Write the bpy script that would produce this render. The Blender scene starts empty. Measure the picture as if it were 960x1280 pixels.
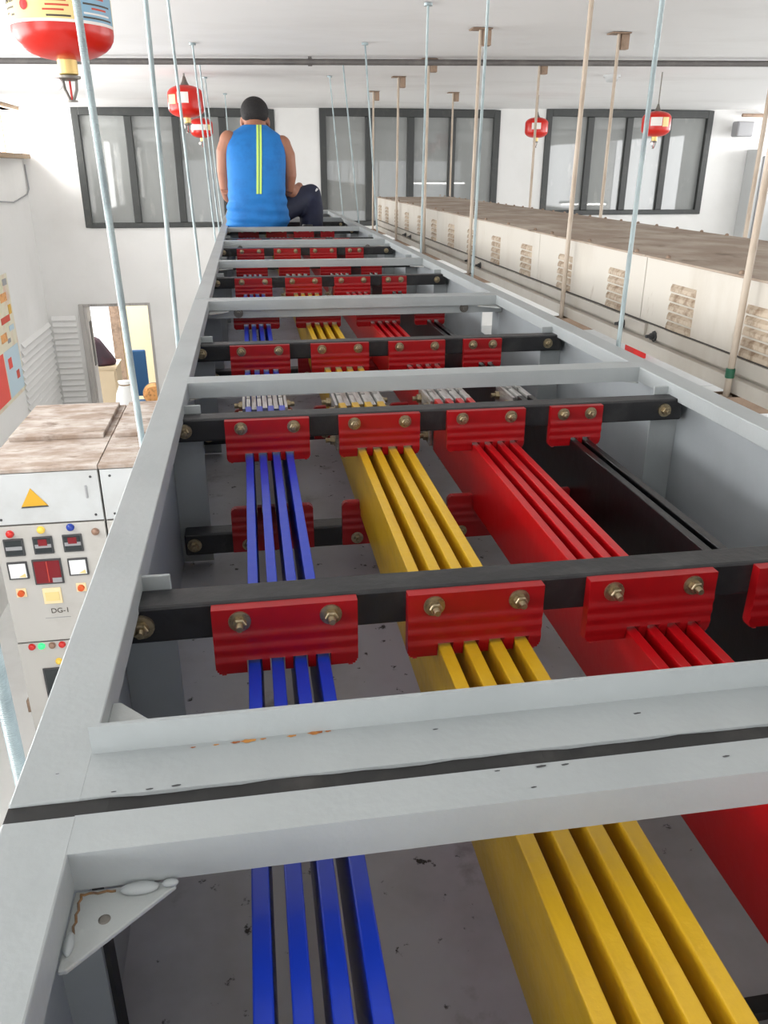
import bpy, bmesh, math, random
from mathutils import Vector, Matrix
random.seed(7)
H = 3.65                                   # eye height of the photographer above the hall floor
scene = bpy.context.scene
col = scene.collection
PI = math.pi

# ------------------------------------------------------------------ materials
def lin(c):
    return tuple((v/12.92 if v <= .04045 else ((v+.055)/1.055)**2.4) for v in [x/255 for x in c])
def mat(name, rgb, rough=.5, metal=0, spots=None, bump=None, spec=.5, coat=0, emit=None):
    """rgb 0-255 sRGB; spots = list of (rgb, scale, lo, hi, stretch) dirt layers; bump = (scale, strength)"""
    m = bpy.data.materials.new(name); m.use_nodes = True
    nt = m.node_tree; b = nt.nodes['Principled BSDF']
    c = lin(rgb); b.inputs['Base Color'].default_value = (*c, 1)
    b.inputs['Roughness'].default_value = rough; b.inputs['Metallic'].default_value = metal
    b.inputs['Specular IOR Level'].default_value = spec
    if coat: b.inputs['Coat Weight'].default_value = coat; b.inputs['Coat Roughness'].default_value = .12
    if emit:
        b.inputs['Emission Color'].default_value = (*lin(emit[0]), 1); b.inputs['Emission Strength'].default_value = emit[1]
    last = None
    tc = None
    if spots or bump:
        tc = nt.nodes.new('ShaderNodeTexCoord')
    for s in spots or []:
        rgb2, sc, lo, hi, st = s
        mp = nt.nodes.new('ShaderNodeMapping'); mp.inputs['Scale'].default_value = st
        nt.links.new(tc.outputs['Object'], mp.inputs['Vector'])
        n = nt.nodes.new('ShaderNodeTexNoise'); n.inputs['Scale'].default_value = sc
        n.inputs['Detail'].default_value = 6; n.inputs['Roughness'].default_value = .6
        nt.links.new(mp.outputs['Vector'], n.inputs['Vector'])
        r = nt.nodes.new('ShaderNodeMapRange'); r.inputs['From Min'].default_value = lo; r.inputs['From Max'].default_value = hi
        nt.links.new(n.outputs['Fac'], r.inputs['Value'])
        mx = nt.nodes.new('ShaderNodeMix'); mx.data_type = 'RGBA'
        nt.links.new(r.outputs['Result'], mx.inputs['Factor'])
        if last: nt.links.new(last, mx.inputs['A'])
        else: mx.inputs['A'].default_value = (*c, 1)
        mx.inputs['B'].default_value = (*lin(rgb2), 1)
        last = mx.outputs['Result']
    if last: nt.links.new(last, b.inputs['Base Color'])
    if bump:
        n = nt.nodes.new('ShaderNodeTexNoise'); n.inputs['Scale'].default_value = bump[0]; n.inputs['Detail'].default_value = 4
        nt.links.new(tc.outputs['Object'], n.inputs['Vector'])
        bp = nt.nodes.new('ShaderNodeBump'); bp.inputs['Strength'].default_value = bump[1]; bp.inputs['Distance'].default_value = .01
        nt.links.new(n.outputs['Fac'], bp.inputs['Height']); nt.links.new(bp.outputs['Normal'], b.inputs['Normal'])
    return m
U = (1, 1, 1)
M = {}
M['grey'] = mat('grey_powder_coat', (164, 169, 170), .40, 0, [((150, 155, 156), 5, .45, .75, U), ((120, 108, 92), 60, .74, .8, U)], (160, .04))
M['sheet'] = mat('grey_sheet_steel', (170, 176, 180), .33, 0, [((152, 157, 160), 3, .45, .75, U)], (5, .06))
M['floorplate'] = mat('dusty_grey_sheet', (184, 185, 190), .45, 0, [((152, 150, 150), 5, .45, .75, U), ((40, 36, 32), 42, .64, .68, U), ((96, 84, 74), 11, .6, .78, U)], (60, .05))
M['rust'] = mat('rust_stain', (186, 128, 60), .8, 0, [((150, 84, 40), 90, .45, .6, U)])
M['rustdark'] = mat('dark_rusty_seam', (104, 84, 66), .8, 0, [((130, 96, 60), 90, .45, .6, U)])
M['gusset'] = mat('gusset_paint', (166, 170, 169), .42, 0, [((158, 150, 140), 26, .52, .68, U), ((106, 86, 66), 42, .66, .76, U)], (120, .12))
M['black'] = mat('black_frp_bar', (30, 30, 32), .42, 0, [((62, 62, 62), 14, .5, .8, (1, 3, 1))], (90, .08))
M['rubber'] = mat('black_rubber', (34, 34, 34), .7, 0, [((58, 56, 54), 30, .5, .8, U)])
M['red_ins'] = mat('red_insulator', (158, 10, 18), .36, 0, [((134, 8, 14), 10, .5, .8, U)], (40, .05))
M['blue_bar'] = mat('blue_sleeve', (20, 56, 184), .3, 0, None, (50, .04))
M['yel_bar'] = mat('yellow_sleeve', (216, 172, 36), .34, 0, [((190, 146, 30), 12, .5, .8, (3, .5, 3)), ((90, 64, 20), 60, .72, .76, (2, .6, 2))], (70, .12))
M['red_bar'] = mat('red_sleeve', (186, 10, 20), .3, 0, None, (50, .05))
M['blk_bar'] = mat('black_sleeve', (16, 16, 18), .3, 0, None, (50, .05))
M['alu'] = mat('bare_aluminium', (206, 206, 204), .38, .75, [((150, 148, 144), 25, .45, .7, (4, .6, 4))], (120, .1))
M['bolt'] = mat('zinc_bolt', (168, 154, 126), .36, .9, [((110, 98, 76), 200, .5, .7, U)])
M['galv'] = mat('galvanised_rod', (176, 190, 192), .34, .7, [((140, 152, 156), 40, .45, .7, (1, 1, .3))])
M['rodbrown'] = mat('dusty_brown_rod', (190, 176, 160), .65, 0, [((152, 132, 112), 18, .45, .7, (1, 1, .25))], (40, .08))
M['brown'] = mat('brown_channel', (150, 126, 106), .6, 0, [((112, 92, 76), 14, .45, .7, U)])
M['cream'] = mat('cream_painted_steel', (204, 198, 188), .45, 0, [((184, 174, 160), 4, .5, .78, (1, 1, .35)), ((150, 132, 112), 16, .68, .8, (1, 1, .3))], (30, .03))
M['dust'] = mat('dust_covered_sheet', (156, 138, 122), .9, 0, [((188, 176, 162), 4, .42, .7, (1.3, .8, 1)), ((112, 94, 78), 9, .58, .76, (1, .8, 1))], (80, .2))
M['dustcab'] = mat('dusty_cabinet_top', (146, 128, 114), .9, 0, [((184, 174, 166), 5, .42, .66, (1, 2.2, 1)), ((112, 94, 80), 8, .56, .74, (1, 2, 1))], (80, .2))
M['vent'] = mat('dusty_vent_hood', (188, 172, 152), .6, 0, [((140, 118, 96), 40, .45, .65, U)])
M['cabgrey'] = mat('cabinet_off_white', (186, 183, 178), .42, 0, [((168, 163, 155), 3, .5, .8, U)])
M['cabwhite'] = mat('cabinet_white', (190, 192, 192), .45, 0, [((176, 176, 174), 3, .5, .8, U)])
M['cabseam'] = mat('dark_seam', (88, 84, 80), .7)
M['wall'] = mat('white_plaster', (222, 221, 219), .85, 0, [((212, 211, 208), 1.2, .45, .75, U)], (60, .04))
M['ceil'] = mat('white_ceiling', (228, 227, 226), .9, 0, [((214, 212, 210), .7, .5, .8, (1, 2, 1))], (40, .03))
M['floor'] = mat('pale_floor_tile', (240, 240, 238), .35, 0, [((226, 225, 222), 2, .45, .75, U)])
M['frame'] = mat('dark_window_frame', (52, 54, 53), .45, 0, [((74, 74, 70), 10, .55, .8, U)])
M['glass'] = mat('frosted_window_pane', (142, 144, 142), .02, 0, [((132, 134, 133), 1.4, .4, .7, (1, 1, .5)), ((166, 166, 162), 8, .6, .8, (1, 1, .4))], None, .6)
M['wood'] = mat('weathered_wood', (134, 112, 86), .7, 0, [((96, 80, 60), 12, .5, .75, (1, 6, 1))])
M['skin'] = mat('skin', (160, 108, 84), .55, 0, [((142, 94, 72), 12, .5, .8, U)])
M['hair'] = mat('black_hair', (20, 17, 17), .8, 0, [((34, 29, 27), 60, .5, .7, U)], (160, .5))
M['shirt'] = mat('blue_jersey', (28, 116, 190), .75, 0, [((22, 100, 170), 14, .45, .75, U)], (16, .25))
M['neon'] = mat('neon_stripe', (206, 240, 120), .6)
M['neon_dark'] = mat('stripe_centre', (96, 140, 110), .7)
M['navy'] = mat('navy_track_pants', (22, 28, 54), .75, 0, [((30, 36, 66), 14, .45, .75, U)], (18, .2))
M['white'] = mat('white_print', (232, 232, 232), .6)
M['redp'] = mat('red_paint', (206, 30, 26), .35, 0, [((186, 24, 22), 6, .5, .8, U)])
M['redglass'] = mat('red_gloss_vessel', (196, 34, 22), .3, 0, [((184, 30, 20), 8, .5, .8, U)], None, .4)
M['brass'] = mat('brass_fitting', (220, 194, 124), .4, .35)
M['steel'] = mat('dull_steel', (120, 116, 110), .4, .7)
M['labcream'] = mat('label_cream', (226, 204, 140), .5)
M['lablue'] = mat('label_blue', (130, 168, 190), .5)
M['labwhite'] = mat('label_white', (226, 220, 214), .5)
M['ink'] = mat('dark_ink', (70, 62, 52), .6)
M['redink'] = mat('red_ink', (196, 70, 50), .6)
M['yellow'] = mat('warning_yellow', (206, 158, 40), .5)
M['darkglass'] = mat('dark_meter_glass', (40, 46, 48), .15)
M['redlcd'] = mat('red_display', (120, 14, 26), .2)
M['orange'] = mat('orange_knob', (226, 128, 44), .4)
M['orangered'] = mat('orange_red_knob', (206, 84, 30), .4)
M['bluelamp'] = mat('blue_lamp', (34, 60, 150), .25)
M['yellamp'] = mat('yellow_lamp', (232, 196, 80), .25)
M['redlamp'] = mat('red_lamp', (196, 40, 34), .25)
M['brownlamp'] = mat('brown_lamp', (140, 110, 92), .3)
M['greenlamp'] = mat('lit_green_lamp', (60, 200, 120), .3, emit=((60, 230, 130), .9))
M['beigesw'] = mat('beige_switch', (236, 214, 170), .45)
M['tape'] = mat('green_tape', (34, 96, 70), .45)
M['pipe'] = mat('dark_grey_pipe', (92, 88, 86), .5, 0, [((120, 114, 110), 10, .5, .8, U)])
M['beige'] = mat('beige_cupboard', (190, 170, 140), .55)
M['creamboard'] = mat('cream_board', (226, 208, 172), .6)
M['bag'] = mat('dark_maroon_bag', (54, 38, 46), .75, 0, [((84, 36, 48), 6, .5, .75, U)], (12, .4))
M['bluechair'] = mat('blue_chair', (36, 84, 130), .6)
M['sack'] = mat('white_sack', (236, 236, 234), .7, 0, None, (8, .5))
M['fan'] = mat('orange_basket', (222, 160, 96), .6, 0, [((150, 98, 56), 20, .5, .7, U)])
M['darkgrey'] = mat('dark_grey_plastic', (60, 60, 62), .5)
M['midgrey'] = mat('mid_grey_plastic', (150, 150, 152), .5)
M['poster_cream'] = mat('poster_cream', (214, 208, 186), .55, 0, [((206, 168, 150), 3, .5, .7, U), ((190, 204, 160), 4, .55, .7, U)])
M['poster_red'] = mat('poster_red', (220, 62, 48), .5)
M['poster_blue'] = mat('poster_pale_blue', (178, 200, 212), .5)
M['tube'] = mat('fluorescent_tube', (255, 255, 255), .4, emit=((255, 252, 246), 26))
M['wire'] = mat('copper_wire_bundle', (140, 112, 74), .5, 0, [((86, 66, 44), 20, .5, .7, U)])
# galvanised threads: fine rings along the rod
_nt = M['galv'].node_tree
_w = _nt.nodes.new('ShaderNodeTexWave'); _w.bands_direction = 'Z'; _w.inputs['Scale'].default_value = 180
_t = _nt.nodes.new('ShaderNodeTexCoord'); _nt.links.new(_t.outputs['Object'], _w.inputs['Vector'])
_b = _nt.nodes.new('ShaderNodeBump'); _b.inputs['Strength'].default_value = .35; _b.inputs['Distance'].default_value = .002
_nt.links.new(_w.outputs['Fac'], _b.inputs['Height']); _nt.links.new(_b.outputs['Normal'], _nt.nodes['Principled BSDF'].inputs['Normal'])

# ------------------------------------------------------------------ mesh helpers (coordinates relative to the eye; H is added on build)
WP = {}
class MB:
    def __init__(s): s.v = []; s.f = []
    def add(s, vs, fs):
        n = len(s.v); s.v += [tuple(p) for p in vs]; s.f += [tuple(i+n for i in f) for f in fs]; return s
    def box(s, x0, x1, y0, y1, z0, z1):
        return s.add([(x0,y0,z0),(x1,y0,z0),(x1,y1,z0),(x0,y1,z0),(x0,y0,z1),(x1,y0,z1),(x1,y1,z1),(x0,y1,z1)],
                     [(0,3,2,1),(4,5,6,7),(0,1,5,4),(1,2,6,5),(2,3,7,6),(3,0,4,7)])
    def tube(s, pts, r, n=10, cap=True):
        pts = [Vector(p) for p in pts]
        rs = r if isinstance(r, (list, tuple)) else [r]*len(pts)
        rings = []; ref = None
        for i, p in enumerate(pts):
            d = (pts[min(i+1, len(pts)-1)] - pts[max(i-1, 0)]).normalized()
            if ref is None:
                ref = d.cross(Vector((0,0,1)) if abs(d.z) < .9 else Vector((1,0,0))).normalized()
            a = (ref - d*ref.dot(d)).normalized(); ref = a; b = d.cross(a).normalized()
            rings.append([p + (a*math.cos(2*PI*k/n) + b*math.sin(2*PI*k/n))*rs[i] for k in range(n)])
        vs = [q for R in rings for q in R]; fs = []
        for i in range(len(pts)-1):
            for k in range(n):
                fs.append((i*n+k, i*n+(k+1)%n, (i+1)*n+(k+1)%n, (i+1)*n+k))
        if cap: fs += [tuple(range(n))[::-1], tuple((len(pts)-1)*n+k for k in range(n))]
        return s.add(vs, fs)
    def lathe(s, prof, c, n=32, axis='z'):
        vs = []; fs = []
        for (r, h) in prof:
            for k in range(n):
                a = 2*PI*k/n
                p = (r*math.cos(a), r*math.sin(a), h)
                if axis == 'y': p = (p[0], h, p[1])
                if axis == 'x': p = (h, p[0], p[1])
                vs.append((c[0]+p[0], c[1]+p[1], c[2]+p[2]))
        for i in range(len(prof)-1):
            for k in range(n):
                fs.append((i*n+k, i*n+(k+1)%n, (i+1)*n+(k+1)%n, (i+1)*n+k))
        fs += [tuple(range(n))[::-1], tuple((len(prof)-1)*n+k for k in range(n))]
        return s.add(vs, fs)
    def prism(s, poly, axis, a, b):
        """poly in the plane normal to axis, extruded from a to b along it"""
        def P(u, v, w): return {'x': (w,u,v), 'y': (u,w,v), 'z': (u,v,w)}[axis]
        n = len(poly)
        vs = [P(u,v,a) for u,v in poly] + [P(u,v,b) for u,v in poly]
        fs = [tuple(range(n)), tuple(range(n,2*n))[::-1]] + [(i,i+n,(i+1)%n+n,(i+1)%n) for i in range(n)]
        return s.add(vs, fs)
    def ellipsoid(s, c, r, n=20, m=12, rot=None):
        vs = []; fs = []
        R = rot or Matrix.Identity(3)
        for i in range(m+1):
            t = PI*i/m
            for k in range(n):
                a = 2*PI*k/n
                vs.append(Vector(c) + R @ Vector((r[0]*math.sin(t)*math.cos(a), r[1]*math.sin(t)*math.sin(a), r[2]*math.cos(t))))
        for i in range(m):
            for k in range(n):
                fs.append((i*n+k, (i+1)*n+k, (i+1)*n+(k+1)%n, i*n+(k+1)%n))
        return s.add(vs, fs)
    def build(s, name, m, parent=None, bevel=0, smooth=False, origin=None):
        if origin is None:
            if parent is not None: origin = WP[parent.name]
            else:
                xs, ys, zs = zip(*s.v); origin = ((min(xs)+max(xs))/2, (min(ys)+max(ys))/2, min(zs))
        me = bpy.data.meshes.new(name)
        me.from_pydata([(x-origin[0], y-origin[1], z-origin[2]) for x,y,z in s.v], [], s.f)
        bm = bmesh.new(); bm.from_mesh(me); bmesh.ops.remove_doubles(bm, verts=bm.verts, dist=1e-6)
        bmesh.ops.recalc_face_normals(bm, faces=bm.faces); bm.to_mesh(me); bm.free()
        if m is not None: me.materials.append(m)
        o = bpy.data.objects.new(name, me); col.objects.link(o)
        if parent is None: o.location = (origin[0], origin[1], origin[2]+H)
        else: o.parent = parent
        WP[o.name] = origin
        if smooth:
            for p in me.polygons: p.use_smooth = True
            if smooth == 'auto':
                me.set_sharp_from_angle(angle=math.radians(40))
        if bevel:
            b = o.modifiers.new('bevel', 'BEVEL'); b.width = bevel; b.segments = 2; b.limit_method = 'ANGLE'; b.angle_limit = math.radians(40)
        return o
def tag(o, label=None, cat=None, group=None, kind=None):
    if label: o['label'] = label
    if cat: o['category'] = cat
    if group: o['group'] = group
    if kind: o['kind'] = kind
    return o
def thing(name, loc, label, cat, group=None):
    o = bpy.data.objects.new(name, None); col.objects.link(o); o.empty_display_size = .05
    o.location = (loc[0], loc[1], loc[2]+H); WP[o.name] = tuple(loc)
    return tag(o, label, cat, group)
def dup(root, loc, label=None, group=None):
    r = root.copy(); col.objects.link(r); r.location = (loc[0], loc[1], loc[2]+H); WP[r.name] = tuple(loc)
    if label: r['label'] = label
    if group: r['group'] = group
    for ch in list(root.children):
        c = ch.copy(); col.objects.link(c); c.parent = r; WP[c.name] = tuple(loc)
        for g in list(ch.children):
            d = g.copy(); col.objects.link(d); d.parent = c
    return r
def struct(name, mb, m, **k):
    o = mb.build(name, m, **k)
    if o.parent is None: o['kind'] = 'structure'
    return o
def text(name, s, size, m, parent, xf, ext=.0006):
    cu = bpy.data.curves.new(name, 'FONT'); cu.body = s; cu.size = size; cu.extrude = ext; cu.align_x = 'CENTER'; cu.align_y = 'CENTER'
    ob = bpy.data.objects.new(name+'_tmp', cu); col.objects.link(ob)
    bpy.context.view_layer.update()
    me = bpy.data.meshes.new_from_object(ob); bpy.data.objects.remove(ob); bpy.data.curves.remove(cu)
    for v in me.vertices: v.co = xf(v.co)
    me.materials.clear(); me.materials.append(m)
    o = bpy.data.objects.new(name, me); col.objects.link(o)
    if parent is not None:
        o.parent = parent; w = WP[parent.name]
        for v in me.vertices: v.co -= Vector(w)
    return o
def cz(x): return .612 + .009*x             # the ceiling is very slightly out of level
ORD = ['nearest', 'second nearest', 'third', 'fourth', 'fifth', 'sixth', 'seventh', 'eighth', 'ninth', 'tenth', 'eleventh']

# ------------------------------------------------------------------ the hall
XL, XR, YB, YF, ZF = -2.35, 6.95, 10.0, -5.0, -3.65
struct('floor', MB().box(XL-.2, XR+.2, YF-.2, 14.2, ZF-.2, ZF), M['floor'])
c = MB(); x0, x1 = XL-.2, XR+.2
c.add([(x0,YF-.2,cz(x0)),(x1,YF-.2,cz(x1)),(x1,YB+.2,cz(x1)),(x0,YB+.2,cz(x0)),
       (x0,YF-.2,cz(x0)+.2),(x1,YF-.2,cz(x1)+.2),(x1,YB+.2,cz(x1)+.2),(x0,YB+.2,cz(x0)+.2)],
      [(0,3,2,1),(4,5,6,7),(0,1,5,4),(1,2,6,5),(2,3,7,6),(3,0,4,7)])
struct('ceiling', c, M['ceil'])
def holed(mb, axis, at0, at1, u0, u1, v0, v1, holes):
    us = sorted({u0, u1, *[h[0] for h in holes], *[h[1] for h in holes]})
    vs = sorted({v0, v1, *[h[2] for h in holes], *[h[3] for h in holes]})
    for a, b in zip(us, us[1:]):
        for p, q in zip(vs, vs[1:]):
            mu, mv = (a+b)/2, (p+q)/2
            if any(h[0] < mu < h[1] and h[2] < mv < h[3] for h in holes): continue
            if axis == 'y': mb.box(a, b, at0, at1, p, q)
            else: mb.box(at0, at1, a, b, p, q)
    return mb
WIN = [(-1.785, .385, -.628, .600), (.885, 2.995, -.625, .622), (3.55, 5.66, -.518, .648)]
DOOR = (-1.99, -1.18, ZF, -1.47)
struct('wall_back', holed(MB(), 'y', YB, YB+.2, XL-.2, XR+.2, ZF, .75, WIN + [DOOR]), M['wall'])
LWIN = [(8.75, 9.98, .135, .555), (5.0, 7.6, -.75, .5), (1.4, 4.2, -.75, .5), (-2.4, .6, -.75, .5)]
struct('wall_left', holed(MB(), 'x', XL-.2, XL, YF-.2, YB, ZF, .75, LWIN), M['wall'])
RWIN = [(8.3, 9.9, .0, .5), (4.0, 7.0, -.8, .5), (-1.0, 2.6, -.8, .5)]  # unseen; the wide openings are added for lighting
struct('wall_right', holed(MB(), 'x', XR, XR+.2, YF-.2, YB, ZF, .8, RWIN), M['wall'])
FW = [(-1.9, 6.4, -2.6, .2)]  # unseen opening behind the camera, added to let in fill
struct('wall_front', holed(MB(), 'y', YF-.2, YF, XL, XR, ZF, .8, FW), M['wall'])
for i, (a, b, p, q) in enumerate(WIN):     # back-wall windows: dark frame, four frosted panes
    f = MB(); t = .075
    f.box(a, a+t, YB-.02, YB+.1, p, q).box(b-t, b, YB-.02, YB+.1, p, q).box(a+t, b-t, YB-.02, YB+.1, q-t*1.1, q).box(a+t, b-t, YB-.02, YB+.1, p, p+t*.7)
    w = (b-a-2*t)/4
    for k in (1, 2, 3):
        x = a+t+w*k
        f.box(x-.04, x+.04, YB-.01, YB+.09, p+t*.7, q-t*1.1)
    fo = struct('window_%d' % (i+1), f, M['frame'], bevel=.006)
    for k in range(4):
        x = a+t+w*k
        MB().box(x+(.04 if k else 0), x+w-(.04 if k < 3 else 0), YB+.03, YB+.045, p+t*.7, q-t*1.1).build('pane', M['glass'], fo)
# high window in the left wall by the corner
a, b, p, q = LWIN[0]
f = MB().box(XL-.12, XL+.05, a, b, q, q+.035).box(XL-.12, XL+.09, a-.05, b, p-.05, p)
f.box(XL-.1, XL-.06, 9.62, 9.655, p, q).box(XL-.1, XL-.06, 9.2, 9.225, p, q)
struct('window_4', f, M['wood'], bevel=.004)
for i, (a, b, p, q) in enumerate(LWIN[1:]):  # unseen windows, made larger to let in more light
    f = MB().box(XL-.12, XL-.02, a, a+.06, p, q).box(XL-.12, XL-.02, b-.06, b, p, q).box(XL-.12, XL-.02, a, b, q-.06, q).box(XL-.12, XL-.02, a, b, p, p+.06).box(XL-.1, XL-.04, (a+b)/2-.03, (a+b)/2+.03, p, q)
    struct('window_%d' % (i+5), f, M['frame'])
# doorway and what shows of the room behind it
f = MB(); a, b, p, q = DOOR
f.box(a, a+.05, YB-.03, YB+.14, p, q).box(b-.03, b, YB-.01, YB+.14, p, q).box(a+.05, b-.03, YB-.01, YB+.14, q-.03, q)
struct('door_1', f, mat('grey_door_frame', (168, 164, 160), .5, 0, [((120, 116, 112), 8, .5, .7, (1, 1, .3))]), bevel=.004)
g = MB().box(a+.03, a+.075, YB+.02, YB+.27, p+.02, q-.04)
leaf = g.build('door_leaf', mat('grey_door_leaf', (186, 182, 178), .5, 0, [((150, 146, 142), 3, .5, .7, (1, 1, .3))]), bpy.data.objects['door_1'])
MB().box(a+.07, a+.082, YB+.1, YB+.2, q-.75, q-.22).build('vision_panel', M['darkgrey'], leaf)
struct('wall_office', holed(MB(), 'y', 13.4, 13.6, -5.0, 1.0, ZF, -1.0, [(-2.9, -1.95, -3.2, -1.15)])
       .box(-5.2, -5.0, YB+.2, 13.6, ZF, -1.0).box(1.0, 1.2, YB+.2, 13.6, ZF, -1.0), M['wall'])
struct('ceiling_office', MB().box(-5.2, 1.2, YB+.2, 13.6, -1.0, -.9), M['ceil'])

def cable(name, pts, r, m, label, cat, parent=None):
    return tag(MB().tube(pts, r, 8).build(name, m, parent, smooth='auto'), label, cat)

# ------------------------------------------------------------------ bus duct frame sections
ZT = -.33
def frame_section(y0, y1, label, beams, first=False, jb=None, gap=None, gus=()):
    """beams: list of (ya, yb, kind) kind 'leg' = angle with its leg down at the near edge, 'rim' = low upright rim at the far edge"""
    t = thing('duct_frame', (.289, (y0+y1)/2, -.612), label, 'bus duct frame', 'grey duct frame sections')
    for sx in (-1, 1):
        X = lambda u: .289 + sx*u                        # u measured from the duct's middle line
        r = MB(); lo, hi = sorted((X(.441), X(.401))); r.box(lo, hi, y0, y1, ZT-.003, ZT)
        lo, hi = sorted((X(.404), X(.401))); r.box(lo, hi, y0, y1, ZT-.026, ZT-.003)
        r.build('rail', M['grey'], t, bevel=.0012)
        lo, hi = sorted((X(.426), X(.428)))
        s = MB()
        if sx > 0 and gap:
            s.box(lo, hi, y0, gap[0], -.610, ZT-.003).box(lo, hi, gap[0], gap[1], -.395, ZT-.003).box(lo, hi, gap[0], gap[1], -.610, -.475).box(lo, hi, gap[1], y1, -.610, ZT-.003)
        else: s.box(lo, hi, y0, y1, -.610, ZT-.003)
        s.build('side_panel', M['sheet'], t)
        if first or y0 < .38:
            lo, hi = sorted((X(.426), X(.401))); e = MB()
            if y0 < 0: e.box(lo, hi, y1-.004, y1, -.610, ZT-.026)
            else: e.box(lo, hi, y0, y0+.004, -.610, ZT-.003)
            e.build('end_flange', M['grey'], t)
    MB().box(-.139, .717, y0, y1, -.613, -.610).build('bottom_plate', M['floorplate'], t)
    for ya, yb, kind in beams:
        m = MB().box(-.1135, .6915, ya, yb, ZT-.003, ZT-.0001)
        if kind == 'leg': m.box(-.112, .69, ya, ya+.003, ZT-.026, ZT-.003)
        else: m.box(-.1125, .6905, yb-.003, yb, ZT-.003, ZT+.020)
        b = m.build('cross_beam', M['grey'], t)
    if jb:
        j = MB().box(-.135, .713, jb, jb+.004, -.379, -.348).box(-.135, .713, jb, jb+.03, -.352, -.348).build('joint_bar', M['grey'], t, bevel=.001)
        for x in (-.035, .6):
            MB().lathe([(.0, -.014), (.005, -.014), (.005, -.008), (.009, -.008), (.009, -.001), (.013, -.001), (.013, 0)], (x, jb, -.365), 12, 'y').build('bolt', M['steel'], j)
    for (x, y, sx, sy) in gus:                           # triangular corner plates welded under the angles
        poly = [(x, y), (x+sx*.052, y), (x+sx*.053, y+sy*.004), (x+sx*.004, y+sy*.047), (x, y+sy*.047)]
        zg = -.357
        if .4 < y < .5:
            poly = [(x, y), (x+sx*.062, y), (x+sx*.062, y+.008), (x+sx*.006, y+.066), (x, y+.066)]; zg = -.343
        g = MB().prism(poly, 'z', zg-.003, zg).build('gusset_plate', M['gusset'], t, bevel=.0008)
        if y < .4 and sy < 0:
            MB().lathe([(0, .0004), (.0022, .0004), (.0032, 0), (.0032, -.001)], (x+sx*.018, y+sy*.020, -.357), 14).build('hole', M['steel'], g)
            MB().ellipsoid((x+sx*.034, y-.004, -.3555), (.0105, .0042, .0028), 16, 8).build('weld_bead', M['grey'], g, smooth=True)
            MB().ellipsoid((x+.003, y-.033, -.356), (.0026, .007, .003), 14, 8).build('weld_bead', M['grey'], g, smooth=True)
            MB().ellipsoid((x+sx*.050, y-.003, -.3555), (.0045, .0026, .002), 14, 8).build('weld_bead', M['grey'], g, smooth=True)
            w = MB()
            pts = [(x+.0035+.0006*math.sin(k*2.1), y-.003-.0024*k, -.3567) for k in range(11)]
            w.tube(pts, .0007, 6).tube([(x+.003+.0023*k, y-.0026-.0005*math.sin(k*1.9), -.3567) for k in range(9)], .0007, 6)
            w.build('rusty_seam', M['rustdark'], g)
    return t
def post(t, ys):
    for sx in (-1, 1):
        if sx > 0 and 2.3 < ys < 2.4: continue
        X = lambda u: .289 + sx*u
        m = MB(); lo, hi = sorted((X(.426), X(.376))); m.box(lo, hi, ys+.019, ys+.023, -.606, -.338)
        lo, hi = sorted((X(.426), X(.422))); m.box(lo, hi, ys+.023, ys+.062, -.606, -.338)
        m.build('post', M['grey'], t, bevel=.001)
SUP = [.645, 1.215, 1.775, 2.335, 2.93, 3.49, 4.05, 4.62, 5.41, 6.05]
secs = [
 frame_section(-.75, .364, 'grey steel duct frame in the foreground, with a welded corner gusset showing', [(.336, .364, 'leg'), (-.62, -.58, 'leg')], gus=[(-.112, .336, 1, -1), (.69, .336, -1, -1)]),
 frame_section(.377, 2.293, 'grey steel duct frame just past the black gasket strip, with silver joints inside', [(.377, .418, 'rim'), (1.345, 1.39, 'leg'), (2.25, 2.293, 'leg')], jb=2.262,
               gus=[(-.112, .418, 1, 1), (.69, .418, -1, 1), (-.112, 1.39, 1, -1), (.69, 1.39, -1, -1), (-.112, 2.25, 1, -1), (.69, 2.25, -1, -1)]),
 frame_section(2.297, 4.25, 'grey steel duct frame in the middle distance, with a small slot in its right side', [(2.297, 2.31, 'leg'), (3.27, 3.312, 'leg'), (4.21, 4.25, 'leg')], jb=4.2, gap=(2.36, 2.475),
               gus=[(-.112, 3.27, 1, -1), (.69, 3.27, -1, -1), (.69, 4.21, -1, -1)]),
 frame_section(4.254, 6.2, 'grey steel duct frame the man sits in', [(4.254, 4.268, 'leg'), (5.2, 5.235, 'leg'), (6.16, 6.2, 'leg')]),
 frame_section(6.204, 7.35, 'farthest grey duct frame, beyond the seated man', [(6.204, 6.22, 'leg'), (7.2, 7.35, 'leg')]),
]
MB().box(-.137, .715, 7.344, 7.348, -.61, ZT-.003).build('end_plate', M['grey'], secs[4])
def sec_of(y): return secs[0] if y < .37 else secs[1] if y < 2.295 else secs[2] if y < 4.252 else secs[3] if y < 6.2 else secs[4]
for ys in SUP: post(sec_of(ys), ys)
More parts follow.
